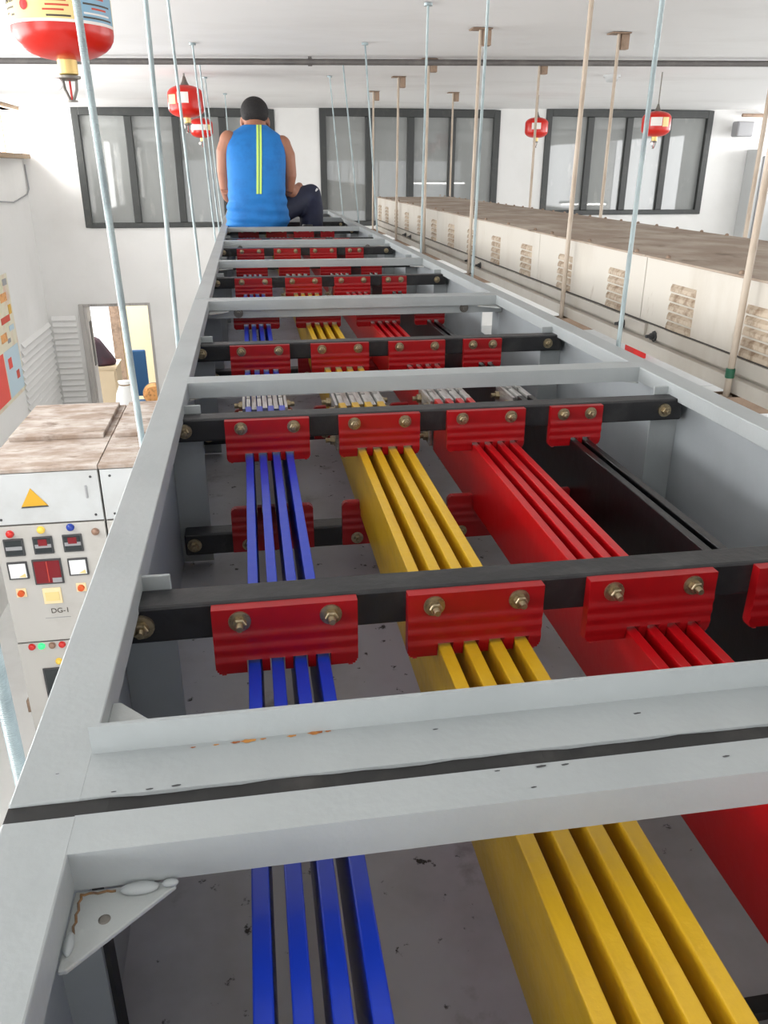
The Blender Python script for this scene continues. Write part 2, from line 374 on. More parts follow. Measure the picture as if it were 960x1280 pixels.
# rust spots on the second frame's front beam
for (x, y, r) in ((-.052, .4115, .0016), (-.038, .4118, .0018), (-.026, .4122, .0028), (-.018, .4124, .0045), (-.009, .4128, .002), (.009, .4128, .0028), (.024, .4136, .0045), (.032, .4138, .002)):
    MB().add([(x+r*(1+.25*math.sin(k*2.3))*math.cos(k*PI/6), y+r*.38*(1+.3*math.sin(k*1.7))*math.sin(k*PI/6), ZT+.0002) for k in range(12)] + [(x, y, ZT+.0003)],
             [(k, (k+1) % 12, 12) for k in range(12)]).build('rust_spot', M['rust'], secs[1])
for (sec, x, y, r) in ((secs[0], .17, .3605, .0016), (secs[0], .155, .3612, .0022), (secs[0], .128, .3615, .0012), (secs[0], .145, .345, .0012), (secs[1], -.06, .379, .0018), (secs[1], -.075, .3785, .0014), (secs[1], -.095, .3795, .001), (secs[1], .10, .405, .0012), (secs[1], .235, .40, .0018), (secs[1], -.13, .40, .0007), (secs[0], .27, .352, .0016)):
    MB().add([(x+r*1.6*(1+.3*math.sin(k*2.1))*math.cos(k*PI/5), y+r*.45*(1+.3*math.sin(k*1.3))*math.sin(k*PI/5), ZT+.0002) for k in range(10)] + [(x, y, ZT+.0003)],
             [(k, (k+1) % 10, 10) for k in range(10)]).build('paint_chip', M['darkgrey'], sec)
# black rubber gasket between the two nearest frames
g = MB()
edge = [(-.152 + .882*a/48, ZT - .0022 + .0007*math.sin(a*.9) + .0005*math.sin(a*2.3+1)) for a in range(49)]
g.prism(edge + [(.73, -.362), (-.152, -.362)], 'y', .3638, .3772)
g.box(-.139, -.109, .3638, .3772, -.613, -.362).box(.687, .717, .3638, .3772, -.613, -.362).box(-.139, .717, .3638, .3772, -.616, -.600)
tag(g.build('joint_gasket', M['rubber']), 'black rubber gasket strip squeezed between the two nearest grey frames', 'gasket')

# ------------------------------------------------------------------ black cross bars, red clamps
def bolt_mb(c, r=.0058):
    """stud end seen from the front, washer and nut behind it; axis along y, tip towards the viewer"""
    x, y, z = c
    stud = MB().lathe([(.0001, -.0165), (r*.5, -.0165), (r*.6, -.0145), (r*.6, 0)], (x, y, z), 12, 'y')
    nut = MB().lathe([(r*1.0, -.010), (r*1.15, -.009), (r*1.15, -.003)], (x, y, z), 6, 'y')
    wash = MB().lathe([(r*1.2, -.0034), (r*1.75, -.003), (r*1.8, -.001), (r*1.8, 0)], (x, y, z), 20, 'y')
    return stud, nut, wash
def add_bolt(parent, c, r=.0058):
    s, n, w = bolt_mb(c, r)
    b = s.build('bolt', M['bolt'], parent, smooth='auto'); n.build('nut', M['bolt'], b, bevel=.0006); w.build('washer', M['bolt'], b, smooth='auto')
def support_bar(loc, label, group, low=False):
    t = thing('cross_bar', loc, label, 'support bar', group)
    x, y, z = loc
    MB().box(-.126, .70, y-.017, y+.017, z-.036, z).build('bar', M['black'], t, bevel=.003)
    for bx in (-.111, .668): add_bolt(t, (bx, y-.017, z-.018), .0062)
    return t
def clamp_proto(n, w, pitch, off, th, name_loc, hgt=.067, low=False):
    """profiled red insulator plate with n slots; low = the lower half whose slots open upward"""
    x, y, z = name_loc
    t = thing('busbar_clamp', name_loc, '', 'busbar clamp')
    dep = [(0, 0)]
    for q in range(1, 22):
        u = hgt*q/22
        dep.append((u, .0008*(1-math.cos((u-.022)/.0125*2*PI)) if .022 < u < .0595 else 0))
    dep += [(hgt-.0012, -.0006), (hgt, -.003)]
    half = n*pitch/2
    # columns across x: slots cut out of the lower part
    xs = [-w/2, -w/2+.001, -w/2+.0025, -w/2+.005, -w/2+.009]
    slots = []
    for k in range(n):
        cx_ = off + (k-(n-1)/2)*pitch
        slots.append((cx_-th/2-.0012, cx_+th/2+.0012))
    for a, b in slots: xs += [a, b]
    xs += [w/2-.009, w/2-.005, w/2-.0025, w/2-.001, w/2]; xs = sorted(xs)
    m = MB()
    sgn = 1 if not low else -1
    slot_from = hgt - .0125
    for a, b in zip(xs, xs[1:]):
        slot = any(s0-1e-6 <= a and b <= s1+1e-6 for s0, s1 in slots)
        ed = min((a+b)/2+w/2, w/2-(a+b)/2); lim = hgt if ed > .009 else hgt-.009+math.sqrt(.009**2-(.009-ed)**2)
        prof = [d for d in dep if not slot or d[0] <= slot_from]
        if lim < hgt: prof = [d for d in prof if d[0] < lim-.0005] + [(lim, 0)]
        front = [(y-.017-.011-d[1]*.9, z-.002-d[0] if sgn > 0 else z-hgt+d[0]) for d in prof]
        back_y = y-.0172
        poly = front + [(back_y, front[-1][1]), (back_y, front[0][1])]
        m.prism(poly, 'x', x+a, x+b)
    m.build('clamp_body', M['red_ins'], t, smooth='auto')
    bz = z-.014 if sgn > 0 else z-hgt+.012
    bs = .04 if n > 2 else .023
    for bx in (-bs, bs): add_bolt(t, (x+bx, y-.0265, bz), .0056)
    return t
PH = {'blue': (.0135, 4, .0206, .0013, .0112, M['blue_bar']), 'yellow': (.1875, 4, .0245, .0085, .0125, M['yel_bar']),
      'red': (.360, 4, .021, .0155, .0108, M['red_bar']), 'black': (.511, 2, .0205, .0095, .011, M['blk_bar'])}
protos = {}
for i, ys in enumerate(SUP):
    nth = ORD[i]
    support_bar((.289, ys, -.35), '%s upper black cross bar, %s' % (nth, 'carrying red clamps over the coloured busbars') if i < 8 else
                ('black cross bar the seated man rests on' if i == 8 else 'black cross bar beyond the seated man'), 'upper black cross bars')
    for ph, (cx_, n, pitch, off, th, m_) in PH.items():
        if i >= 9: continue
        key = (ph, 'u'); loc = (cx_, ys, -.35)
        lab = '%s red clamp plate over the %s busbars, bolted to the %s black cross bar' % ('small' if n == 2 else 'wide', ph, nth if i < 8 else "seated man's")
        if key not in protos:
            protos[key] = clamp_proto(n, .128 if n == 4 else .088, pitch, off, th, loc); o = protos[key]
        else: o = dup(protos[key], loc)
        tag(o, lab, 'busbar clamp', 'upper red clamps')
for i, ys in enumerate(SUP[1:4]):
    nth = ['second nearest', 'third', 'fourth'][i]
    yy = ys - .02
    support_bar((.289, yy, -.532), 'lower black cross bar passing under the busbars, below the %s upper bar' % nth, 'lower black cross bars')
    for ph, (cx_, n, pitch, off, th, m_) in PH.items():
        if ph == 'black' and i: continue
        loc = (cx_, yy, -.487)
        key = (ph, 'l')
        lab = 'red lower clamp half under the %s busbars, below the %s cross bar' % (ph, nth)
        if key not in protos:
            protos[key] = clamp_proto(n, .128 if n == 4 else .088, pitch, off, th, loc, .075, True); o = protos[key]
        else: o = dup(protos[key], loc)
        tag(o, lab, 'busbar clamp', 'lower red clamp halves')

# ------------------------------------------------------------------ busbars
PLACE = {4: ['leftmost', 'second from left', 'third from left', 'rightmost'], 2: ['left', 'right']}
RUNS = [(-.75, 1.47, 'nearest run'), (1.60, 3.40, 'middle run between the silver joints'), (3.53, 7.15, 'far run past the second joint')]
ZB0, ZB1 = -.512, -.4085
for ph, (cx_, n, pitch, off, th, m_) in PH.items():
    for k in range(n):
        x = cx_+off+(k-(n-1)/2)*pitch
        for r, (ya, yb, rn) in enumerate(RUNS):
            t = thing('busbar', (x, (ya+yb)/2, ZB0), '%s %s busbar of its bundle, in the %s' % (PLACE[n][k], ph, rn), 'busbar', '%s busbars' % ph)
            MB().box(x-th/2, x+th/2, ya, yb, ZB0, ZB1).build('sleeve', m_, t, bevel=.0012)
            w = th/2-.0018
            if r < 2: MB().box(x-w, x+w, yb, yb+.062, ZB0+.002, ZB1-.002).build('bare_end', M['alu'], t, bevel=.0006)
            if r > 0: MB().box(x-w, x+w, ya-.062, ya, ZB0+.002, ZB1-.002).build('bare_end', M['alu'], t, bevel=.0006)

for j, yj in enumerate((1.535, 3.465)):
    for ph, (cx_, n, pitch, off, th, m_) in PH.items():
        t = thing('splice_joint', (cx_+off, yj, ZB0), 'silver splice plates joining the %s busbars, at the %s joint' % (ph, ['nearer', 'farther'][j]), 'busbar joint', 'silver busbar joints')
        for k in range(n+1):
            x = cx_+off+(k-n/2)*pitch
            w = (pitch-th)/2 if 0 < k < n else .003
            if k == 0: x += pitch/2-th/2-.0030
            if k == n: x -= pitch/2-th/2-.0030
            MB().box(x-w+.0001, x+w-.0001, yj-.058, yj+.058, ZB0+.006, ZB1-.006-.002*(k % 2)).build('splice_plate', M['alu'], t, bevel=.0006)
        hw = n*pitch/2-.002
        for dy in (-.035, .035):
            for dz in (.02, .078):
                for sx in (-1, 1):
                    b = MB().lathe([(.005, 0), (.012, .0001), (.012, .003)], (cx_+off+sx*hw, yj+dy, ZB0+dz), 16, 'x') if sx > 0 else MB().lathe([(.012, -.003), (.012, -.0001), (.005, 0)], (cx_+off+sx*hw, yj+dy, ZB0+dz), 16, 'x')
                    a0, a1 = (.003, .011) if sx > 0 else (-.011, -.003)
                    b.lathe([(.0088, a0), (.0088, a1)], (cx_+off+sx*hw, yj+dy, ZB0+dz), 6, 'x')
                    a0, a1 = (.011, .02) if sx > 0 else (-.02, -.011)
                    b.lathe([(.005, a0), (.0045, a1)], (cx_+off+sx*hw, yj+dy, ZB0+dz), 10, 'x')
                    b.build('bolt', M['bolt'], t)

# ------------------------------------------------------------------ hanger rods of the near duct, and their channels
def rod(name, p0, p1, r, m, label, cat, group, bracket=None, nut=True):
    t = thing(name, p0, label, cat, group)
    MB().tube([p0, p1], r, 12).build('rod', m, t, smooth='auto')
    if nut:
        MB().lathe([(r*2, -.006), (r*2, .008)], (p0[0], p0[1], p0[2]+.03), 6).build('nut', M['bolt'] if m is M['galv'] else m, t)
    if bracket == 'plate':
        MB().box(p1[0]-.05, p1[0]+.05, p1[1]-.04, p1[1]+.04, p1[2]-.008, p1[2]-.002).box(p1[0]+.012, p1[0]+.05, p1[1]-.02, p1[1]+.02, p1[2]-.075, p1[2]-.008).build('ceiling_bracket', M['brown'], t, bevel=.003)
    elif bracket == 'small':
        MB().lathe([(.018, -.012), (.018, -.002)], p1, 12).build('ceiling_plate', M['galv'], t)
    return t
def galv(x, y, xt, label, yt=None, zb=-.66):
    return rod('hanger_rod', (x, y, zb), (xt, y if yt is None else yt, cz(xt)), (.0057 if zb == -.661 else .0049), M['galv'], label, 'hanger rod', 'galvanised rods along the near duct', 'small')
galv(-.2, .533, -.2, 'galvanised threaded rod at the lower left edge, beside the white floor', zb=-.661)
galv(-.168, 1.2, -.2, 'galvanised rod left of the duct passing in front of the big red extinguisher')
galv(-.166, 1.83, -.161, 'galvanised rod left of the duct, crossing the left window between the big and second extinguishers')
galv(-.164, 3.05, -.205, 'galvanised rod left of the duct crossing the second red extinguisher')
galv(-.168, 4.98, -.222, 'galvanised rod left of the seated man, nearest of the three close together')
galv(-.168, 5.82, -.226, 'galvanised rod left of the seated man, middle of the three close together')
galv(-.168, 6.73, -.23, 'galvanised rod left of the seated man, farthest of the three close together')
galv(.772, 1.62, .785, 'galvanised rod on the right side of the duct, crossing the right-hand window')
galv(.772, 2.83, .79, 'galvanised rod on the right of the duct, in front of the middle window frame edge')
galv(.772, 3.72, .785, 'slim galvanised rod on the right of the duct, crossing the middle window')
galv(.775, 4.87, .687, 'thin rod right of the seated man, nearest of three before the middle window')
galv(.775, 5.61, .651, 'thin rod right of the seated man, middle of three before the middle window')
galv(.775, 6.56, .665, 'thin rod right of the seated man, farthest of the three before the middle window')
galv(-.10, 8.14, -.114, 'short pale rod left of the seated man\'s head, hanging from a small ceiling plate', zb=-.66)

# ------------------------------------------------------------------ the cream duct on the right
X0, X1, Z0, Z1 = 1.2, 1.87, -.475, -.245
d = thing('cream_duct', (1.53, 4.2, -.515), 'long cream steel bus duct with louvre vents and a dusty brown top', 'bus duct')
yy = .45; seams = []
while yy < 7.7:
    y2 = min(yy+.965, 7.75); seams.append(yy)
    MB().box(X0, X0+.004, yy+.002, y2-.002, -.43, Z1).build('front_panel', M['cream'], d, bevel=.001)
    MB().box(X0-.008, X1+.008, yy+.002, y2-.002, Z1, Z1+.006).build('top_cover', M['dust'], d, bevel=.0015)
    for k in range(5):
        MB().lathe([(.008, 0), (.007, .006), (.003, .009)], (X1-.012, yy+.1+.19*k, Z1+.006), 8).build('cover_bolt', M['brown'], d)
        if k % 2 == 0: MB().lathe([(.008, 0), (.007, .006), (.003, .009)], (X0+.012, yy+.1+.19*k, Z1+.006), 8).build('cover_bolt', M['brown'], d)
    yy += .965
MB().box(X1-.004, X1, .45, 7.75, -.515, Z1).box(X0, X1, .45, .454, -.515, Z1).box(X0, X1, 7.746, 7.75, -.515, Z1).box(X0, X1, .45, 7.75, -.519, -.515).build('back_panel', M['cream'], d)
MB().box(X0+.003, X0+.006, .45, 7.75, -.515, -.43).build('base_panel', M['cream'], d)
MB().box(X0-.006, X0+.003, .45, 2.3, -.472, -.434).box(X0-.006, X0+.003, 2.33, 7.75, -.472, -.436).build('upper_strip', M['cream'], d, bevel=.001)
MB().box(X0-.022, X0+.003, .45, 7.75, -.517, -.48).build('lower_angle', M['cream'], d, bevel=.002)
MB().box(X0-.001, X0+.004, .45, 7.75, -.4345, -.4305).build('seam', M['cabseam'], d)
for y in (2.26, 2.48, 4.2, 4.42, 6.1, 6.3):
    MB().lathe([(.016, 0), (.016, -.004), (.010, -.005), (.010, -.014), (.006, -.015), (.005, -.028)], (X0-.006, y, -.462), 8, 'x').build('bolt', M['darkgrey'], d)
for y in (.86, 1.30, 1.76, 2.14, 2.57, 3.04, 3.5, 3.96, 4.43, 4.88, 5.35, 5.81, 6.29, 6.74, 7.2, 7.58):
    v = MB()
    for k in range(5):                         # each louvre: a hooded slot bulging from the panel
        zc = -.313 - .0265*k
        P = [(y-.068, 0, 0), (y-.03, .0, .008), (y+.03, .0, .008), (y+.068, 0, 0)]
        v.add([(X0, y-.068, zc+.011), (X0, y+.068, zc+.011), (X0-.008, y+.060, zc+.003), (X0-.008, y-.060, zc+.003), (X0-.009, y+.060, zc-.008), (X0-.009, y-.060, zc-.008), (X0, y+.068, zc-.011), (X0, y-.068, zc-.011)],
              [(0,1,2,3), (3,2,4,5), (5,4,6,7), (0,3,5,7), (1,6,4,2)])
    v.build('vent', M['vent'], d, bevel=.0015)
ROW = [1.8, 2.95, 4.33, 5.51, 6.57, 7.81]
names = ['nearest', 'second', 'third', 'fourth', 'fifth', 'farthest']
for i, y in enumerate(ROW):
    t = thing('support_channel', (1.53, y, -.565), 'brown support channel under the cream duct, %s of its row' % names[i], 'support channel', 'channels under the cream duct')
    MB().box(1.11, 1.97, y-.03, y+.03, -.565, -.561).box(1.11, 1.97, y-.03, y-.026, -.561, -.519).box(1.11, 1.97, y+.026, y+.03, -.561, -.519).build('channel', M['brown'], t, bevel=.001)
    MB().box(1.106, 1.11, y-.03, y+.03, -.565, -.519).build('end_plate', M['brown'], t)
    o = rod('hanger_rod', (1.165, y, -.561), (1.175, y, cz(1.175)), .0085, M['rodbrown'], 'dusty brown rod in front of the cream duct, %s' % (
        ['green tape near its foot', 'second one, crossing the duct side', 'third one', 'fourth one', 'fifth one', 'farthest one'][i]), 'hanger rod', 'brown rods in front of the cream duct', 'plate')
    if i == 0:
        MB().lathe([(.0105, -.012), (.0115, -.008), (.011, .0), (.0118, .006), (.0105, .012)], (1.1655, y, -.465), 12).build('tape', M['tape'], o, smooth='auto')
    if i != 4: rod('hanger_rod', (1.905, y+.05 if i else 3.03-1.2, -.561), (1.905, y+.05 if i else 1.83, cz(1.9)), .0085, M['rodbrown'], 'dusty brown rod behind the cream duct, %s from the camera' % ['first', 'second', 'third', 'fourth', 'fifth', 'sixth'][i], 'hanger rod', 'brown rods behind the cream duct', 'plate')

# ------------------------------------------------------------------ ceiling pipe, detector, extinguishers
t = thing('ceiling_pipe', (2.0, 5.4, .56), 'dark grey conduit pipe running across under the white ceiling', 'pipe')
pp = [(XL+.02, 5.68, cz(XL)-.03), (-1.35, 5.61, cz(-1.35)-.03), (.885, 5.45, cz(.885)-.03), (3.3, 5.28, cz(3.3)-.03), (XR-.02, 5.05, cz(XR)-.03)]
MB().tube(pp, .017, 12).build('pipe', M['pipe'], t, smooth='auto')
for u in (.1, .3, .62, .8):
    x = XL + (XR-XL)*u; y = 5.68 + (5.05-5.68)*u
    MB().tube([(x-.012, y, cz(x)-.03), (x+.012, y, cz(x)-.03)], .021, 12).box(x-.01, x+.01, y-.01, y+.01, cz(x)-.02, cz(x)).build('pipe_clip', M['pipe'], t)
t = thing('smoke_detector', (2.73, 6.33, cz(2.73)-.05), 'white round smoke detector on the ceiling', 'smoke detector')
MB().lathe([(.062, 0), (.062, -.015)], (2.73, 6.33, cz(2.73)), 24).build('base', M['cabwhite'], t)
MB().lathe([(.05, -.015), (.05, -.03), (.035, -.045), (.0, -.05)], (2.73, 6.33, cz(2.73)), 24).build('sensor_head', M['cabwhite'], t, smooth='auto')

def extinguisher(c, r, label, big=False, labs=()):
    """modular hanging extinguisher: flattened red vessel, dip nozzle with a sprinkler below, rod to the ceiling"""
    x, y, z = c                                 # z = centre of the vessel
    h = r*.82
    t = thing('ceiling_extinguisher', (x, y, z-h-.1*r/.11), label, 'fire extinguisher', 'red hanging fire extinguishers')
    prof = [(.02*r/.11, h*1.0)]
    for k in range(1, 8):
        a = PI/2*k/7; prof.append((.15*r+.85*r*math.sin(a), h*.42+h*.58*math.cos(a)))
    for k in range(0, 8):
        a = PI/2*k/7; prof.append((.15*r+.85*r*math.cos(a), -h*.42-h*.58*math.sin(a)))
    MB().lathe(prof, c, 48).build('vessel', M['redglass'], t, smooth=True)
    s = r/.11
    MB().lathe([(.022*s, -h+.004), (.022*s, -h-.028*s), (.014*s, -h-.032*s)], c, 20).build('collar', M['brass'], t, smooth='auto')
    n = MB().lathe([(.026*s, -h-.032*s), (.026*s, -h-.037*s), (.012*s, -h-.042*s)], c, 16)
    for sx in (-1, 1):
        n.tube([(x+sx*.015*s, y, z-h-.04*s), (x+sx*.013*s, y, z-h-.06*s), (x+sx*.004*s, y, z-h-.082*s)], .0035*s, 8)
    n.lathe([(.013*s, -h-.082*s), (.013*s, -h-.086*s)], c, 14)
    n.build('sprinkler_head', M['steel'], t, smooth='auto')
    MB().tube([(x, y, z-h-.042*s), (x, y, z-h-.082*s)], .0025*s, 8).build('glass_bulb', M['redlamp'], t)
    if r > .09:
        MB().lathe([(.012*s, -.004), (.014*s, 0), (.012*s, .004)], (x-.026*s, y-.018*s, z-h-.05*s), 16, 'y').build('gauge', M['white'], t)
    MB().lathe([(.03*s, h-.004), (.016*s, h+.02*s), (.007*s, h+.05*s)], c, 16).tube([(x, y, z+h+.02*s), (x, y, cz(x))], .005*s, 8).build('hanger', M['steel'], t, smooth='auto')
    def band(name, a0, a1, z0, z1, m, rr=1.004, parent=t):
        b = MB(); N = max(3, int((a1-a0)/.08)); vs = []; fs = []
        for k in range(N+1):
            a = a0+(a1-a0)*k/N
            for q in (1.0, rr):
                for zz in (z0, z1): vs.append((x+r*q*math.sin(a), y-r*q*math.cos(a), z+zz))
        for k in range(N):
            i = k*4; fs += [(i+2, i+6, i+7, i+3), (i+3, i+7, i+5, i+1), (i+2, i, i+4, i+6)]
        fs += [(0,2,3,1), (N*4, N*4+1, N*4+3, N*4+2)]
        return b.add(vs, fs).build(name, m, parent, smooth='auto')
    for (nm, a0, a1, z0, z1, m) in labs:
        band(nm, a0, a1, z0*r, z1*r, m)
    return t, band
def wrap(c, r, a):                               # lettering bent round the vessel
    def f(v):
        th = a + v.x/r
        return Vector((c[0]+(r*1.006+v.z)*math.sin(th), c[1]-(r*1.006+v.z)*math.cos(th), c[2]+v.y))
    return f
C1 = (-.385, 2.2, .318); R1 = .1105
t, band = extinguisher(C1, R1, 'big red hanging extinguisher at the top left, with a cream and blue label band', True)
lb = band('label_band', -1.75, 1.75, -.028, .036, M['labwhite'], 1.004)
band('cream_label', -1.7, .42, -.022, .031, M['labcream'], 1.007, lb)
band('blue_label', .46, 1.55, -.022, .031, M['lablue'], 1.007, lb)
band('end_label', 1.57, 1.72, -.022, .031, M['labcream'], 1.007, lb)
text('lettering', 'ARD', .024, M['ink'], lb, wrap((C1[0], C1[1], C1[2]+.019), R1*1.005, -1.02))
for k, (a0, a1, zz, mm) in enumerate([(-1.25, -.85, .002, 'ink'), (-1.25, -1.08, -.008, 'ink'), (-.98, -.85, -.012, 'ink'), (-.1, .16, .022, 'redink'), (-.16, .3, .012, 'redink'), (-.1, .34, .003, 'redink'), (-.16, .24, -.006, 'redink'), (-.1, .36, -.017, 'ink'), (.75, 1.15, .022, 'redink'), (.62, 1.35, .01, 'ink'), (.8, 1.2, .002, 'redink'), (.62, 1.3, -.008, 'labwhite'), (.6, 1.4, -.016, 'ink')]):
    band('print_line', a0, a1, zz-.0018, zz+.0018, M[mm], 1.009, lb)
pic = MB().lathe([(.001, .002), (.0105, .0015), (.0105, 0)], (0, 0, 0), 16, 'y')
a = -.55
pm = MB()
pm.v = [(C1[0]+R1*1.006*math.sin(a+px/R1), C1[1]-R1*1.008*math.cos(a+px/R1)-.001+py*-.4, C1[2]+.004+pz*1.0) for px, py, pz in pic.v]; pm.f = pic.f
pm.build('pictogram', M['redp'], lb)
band('pictogram_stem', a-.01, a+.01, .012, .026, M['redink'], 1.009, lb)
extinguisher((-.366, 6.5, .431), .126, 'red hanging extinguisher left of the man\'s head, the larger of that pair', labs=[('label', -.42, .2, -.12, .42, M['labwhite']), ('label', -1.1, -.55, -.16, .3, M['labcream'])])
extinguisher((-.368, 8.8, .357), .108, 'small red extinguisher far back, just left of the seated man', labs=[('label', -1.2, .4, -.2, .25, M['labwhite']), ('label', .42, .9, -.2, .25, M['labcream'])])
extinguisher((2.787, 8.1, .360), .108, 'red hanging extinguisher in front of the white wall between two windows', labs=[('label', -.75, .05, -.15, .35, M['labwhite'])])
extinguisher((3.010, 6.1, .304), .103, 'red hanging extinguisher in front of the right-hand window', labs=[('label', -.85, -.05, -.15, .4, M['labwhite']), ('label', .0, .5, -.2, .4, M['labcream'])])

# ------------------------------------------------------------------ switchgear cabinets, lower left
YC = 4.0
def cab(x0, x1, label):
    t = thing('switchgear_cabinet', ((x0+x1)/2, 4.55, ZF), label, 'electrical cabinet', 'switchgear cabinets at the left')
    MB().box(x0+.002, x1-.002, YC+.012, 5.13, ZF, -1.405).build('carcass', M['cabgrey'], t)
    MB().box(x0, x1, YC-.004, 5.14, -1.405, -1.385).build('roof', M['dustcab'], t, bevel=.002)
    MB().box(x0+.02, x1-.02 if x1 > -.6 else -.855, 4.46, 5.12, -1.385, -1.36).build('roof_lid', M['dustcab'], t, bevel=.003)
    MB().box(x0+.003, x1-.003, YC, YC+.012, -1.685, -1.41).build('top_panel', M['cabwhite'], t, bevel=.002)
    MB().box(x0+.003, x1-.003, YC, YC+.012, -2.385, -1.695).build('meter_door', M['cabgrey'], t, bevel=.002)
    MB().box(x0+.003, x1-.003, YC, YC+.012, -3.55, -2.395).build('lower_door', M['cabgrey'], t, bevel=.002)
    MB().box(x0+.005, x1-.005, YC+.01, YC+.0122, -3.55, -1.41).build('seam', M['cabseam'], t)
    return t
def child(t, n): return [o for o in t.children if o.name.split('.')[0] == n][0]
t1 = cab(-1.375, -.82, 'off-white switchgear cabinet at the left with meters, coloured lamps and a yellow warning triangle')
t2 = cab(-.815, -.26, 'off-white switchgear cabinet half hidden behind the grey duct rail, without visible meters')
for t, x0, x1 in ((t1, -1.375, -.82), (t2, -.815, -.26)):
    tp = child(t, 'top_panel')
    for x in (x0+.05, x1-.04):
        for z in (-1.445, -1.655): MB().lathe([(.007, 0), (.006, -.003), (.001, -.004)], (x, YC, z), 12, 'y').build('screw', M['darkgrey'], tp)
tp = child(t1, 'top_panel')
MB().prism([(-1.215, -1.59), (-1.085, -1.588), (-1.158, -1.49)], 'y', YC-.003, YC).build('warning_triangle', M['yellow'], tp)
MB().prism([(-1.217, -1.596), (-1.083, -1.594), (-1.089, -1.586), (-1.211, -1.588)], 'y', YC-.004, YC).build('triangle_edge', M['darkgrey'], tp)
MB().box(-.894, -.884, YC-.006, YC, -1.56, -1.49).build('handle', M['midgrey'], tp, bevel=.002)
md = child(t1, 'meter_door'); ld = child(t1, 'lower_door')
def lamp(x, z, m, par, r=.017, name='lamp'):
    b = MB().lathe([(r*1.2, 0), (r*1.2, -.005), (r, -.006), (r, -.014), (r*.6, -.019), (.001, -.021)], (x, YC, z), 18, 'y').build(name, m, par, smooth='auto')
    return b
def meter(x, z, w, h, face, par, name='meter', rim='darkgrey'):
    b = MB().box(x-w/2, x+w/2, YC-.010, YC, z-h/2, z+h/2).build(name, M[rim], par, bevel=.002)
    MB().box(x-w/2+.009, x+w/2-.009, YC-.012, YC-.009, z-h/2+.009, z+h/2-.009).build('face', M[face], b)
    return b
lamp(-1.296, -1.735, M['redlamp'], md); lamp(-1.142, -1.722, M['yellamp'], md); lamp(-.996, -1.717, M['bluelamp'], md); lamp(-.875, -1.75, M['brownlamp'], md)
for x, z in ((-1.287, -1.812), (-1.143, -1.808), (-.995, -1.806)):
    b = meter(x, z, .098, .098, 'darkglass', md)
    MB().box(x-.04, x+.04, YC-.013, YC-.011, z-.012, z+.008).build('display_strip', M['midgrey'], b)
    if x > -1.2: MB().box(x-.022, x+.022, YC-.0145, YC-.0115, z+.0, z+.036).build('red_display', M['redlcd'], b)
for x in (-1.29, -.988): 
    b = meter(x, -1.945, .1, .1, 'white', md)
    MB().prism([(x+.0, -1.98), (x+.036, -1.984), (x+.034, -1.96)], 'y', YC-.013, YC-.011).build('needle_hub', M['labcream'], b)
b = meter(-1.143, -1.962, .146, .146, 'redlcd', md)
MB().box(-1.145, -1.141, YC-.013, YC-.011, -2.02, -1.9).build('divider', M['redink'], b)
MB().box(-1.125, -1.078, YC-.014, YC-.011, -2.024, -1.998).build('display_strip', M['midgrey'], b)
for x, z in ((-1.296, -2.078), (-.990, -2.07)):
    b = MB().box(x-.026, x+.026, YC-.006, YC, z-.026, z+.026).build('selector_switch', M['beigesw'], md, bevel=.003)
    MB().lathe([(.018, -.006), (.017, -.02), (.004, -.022)], (x, YC, z), 16, 'y').build('knob', M['orangered'], b)
b = MB().box(-1.19, -1.095, YC-.008, YC, -2.155, -2.06).build('selector_switch', M['beigesw'], md, bevel=.003)
MB().box(-1.178, -1.107, YC-.011, YC-.007, -2.135, -2.085).build('switch_face', M['labcream'], b)
text('lettering', 'DG-1', .042, M['ink'], md, lambda v: Vector((-1.118+v.x, YC-.001-v.z, -2.203+v.y)))
MB().box(-1.2, -1.07, YC-.0012, YC, -2.246, -2.243).build('print_line', M['midgrey'], md)
for x, m in ((-1.298, 'redlamp'), (-1.248, 'greenlamp'), (-1.192, 'brownlamp'), (-1.14, 'redlamp')): lamp(x, -2.415-.0, M[m], ld, .016)
lamp(-1.172, -2.52, M['yellamp'], ld, .016)
meter(-1.19, -2.66, .15, .2, 'darkglass', ld, 'meter')
MB().box(-1.395, -1.375, YC+.02, YC+.06, -2.86, -2.78).build('hinge', M['brown'], t1, bevel=.004)

# ------------------------------------------------------------------ white cabinets below the cream duct
for i in range(4):
    y0 = 2.6+1.25*i
    t = thing('switchgear_cabinet', (2.6, y0+.62, ZF), 'white cabinet glimpsed below the cream duct, %s of the row' % ['nearest', 'second', 'third', 'farthest'][i], 'electrical cabinet', 'white cabinets under the cream duct')
    MB().box(1.7, 3.6, y0+.01, y0+1.23, ZF, -1.42).build('carcass', M['cabwhite'], t, bevel=.004)
    MB().box(1.69, 3.61, y0+.003, y0+1.237, -1.42, -1.4).build('roof', M['cabwhite'], t, bevel=.004)
    MB().box(1.694, 1.7, y0+.04, y0+1.2, -3.5, -1.47).build('door', M['cabgrey'], t, bevel=.002)
    MB().box(1.685, 1.695, y0+1.1, y0+1.13, -2.6, -2.4).build('handle', M['darkgrey'], child(t, 'door'))
t = thing('red_box', (3.05, 6.05, -1.4), 'small red box standing on the white cabinets, seen in the gap below the cream duct', 'box')
MB().box(3.0, 3.11, 5.98, 6.15, -1.4, -1.22).build('body', M['redp'], t, bevel=.006)
MB().box(2.995, 3.115, 5.975, 6.155, -1.22, -1.2).build('lid', M['redp'], t, bevel=.004)
def at(x, y, ang): pass
w = MB()
for k in range(5):
    r = .085+.009*k; pts = [(2.66+r*math.cos(a*.3+k), 3.72+r*math.sin(a*.3+k), -1.385+.012*k+.006*math.sin(a)) for a in range(22)]
    w.tube(pts, .007, 6)
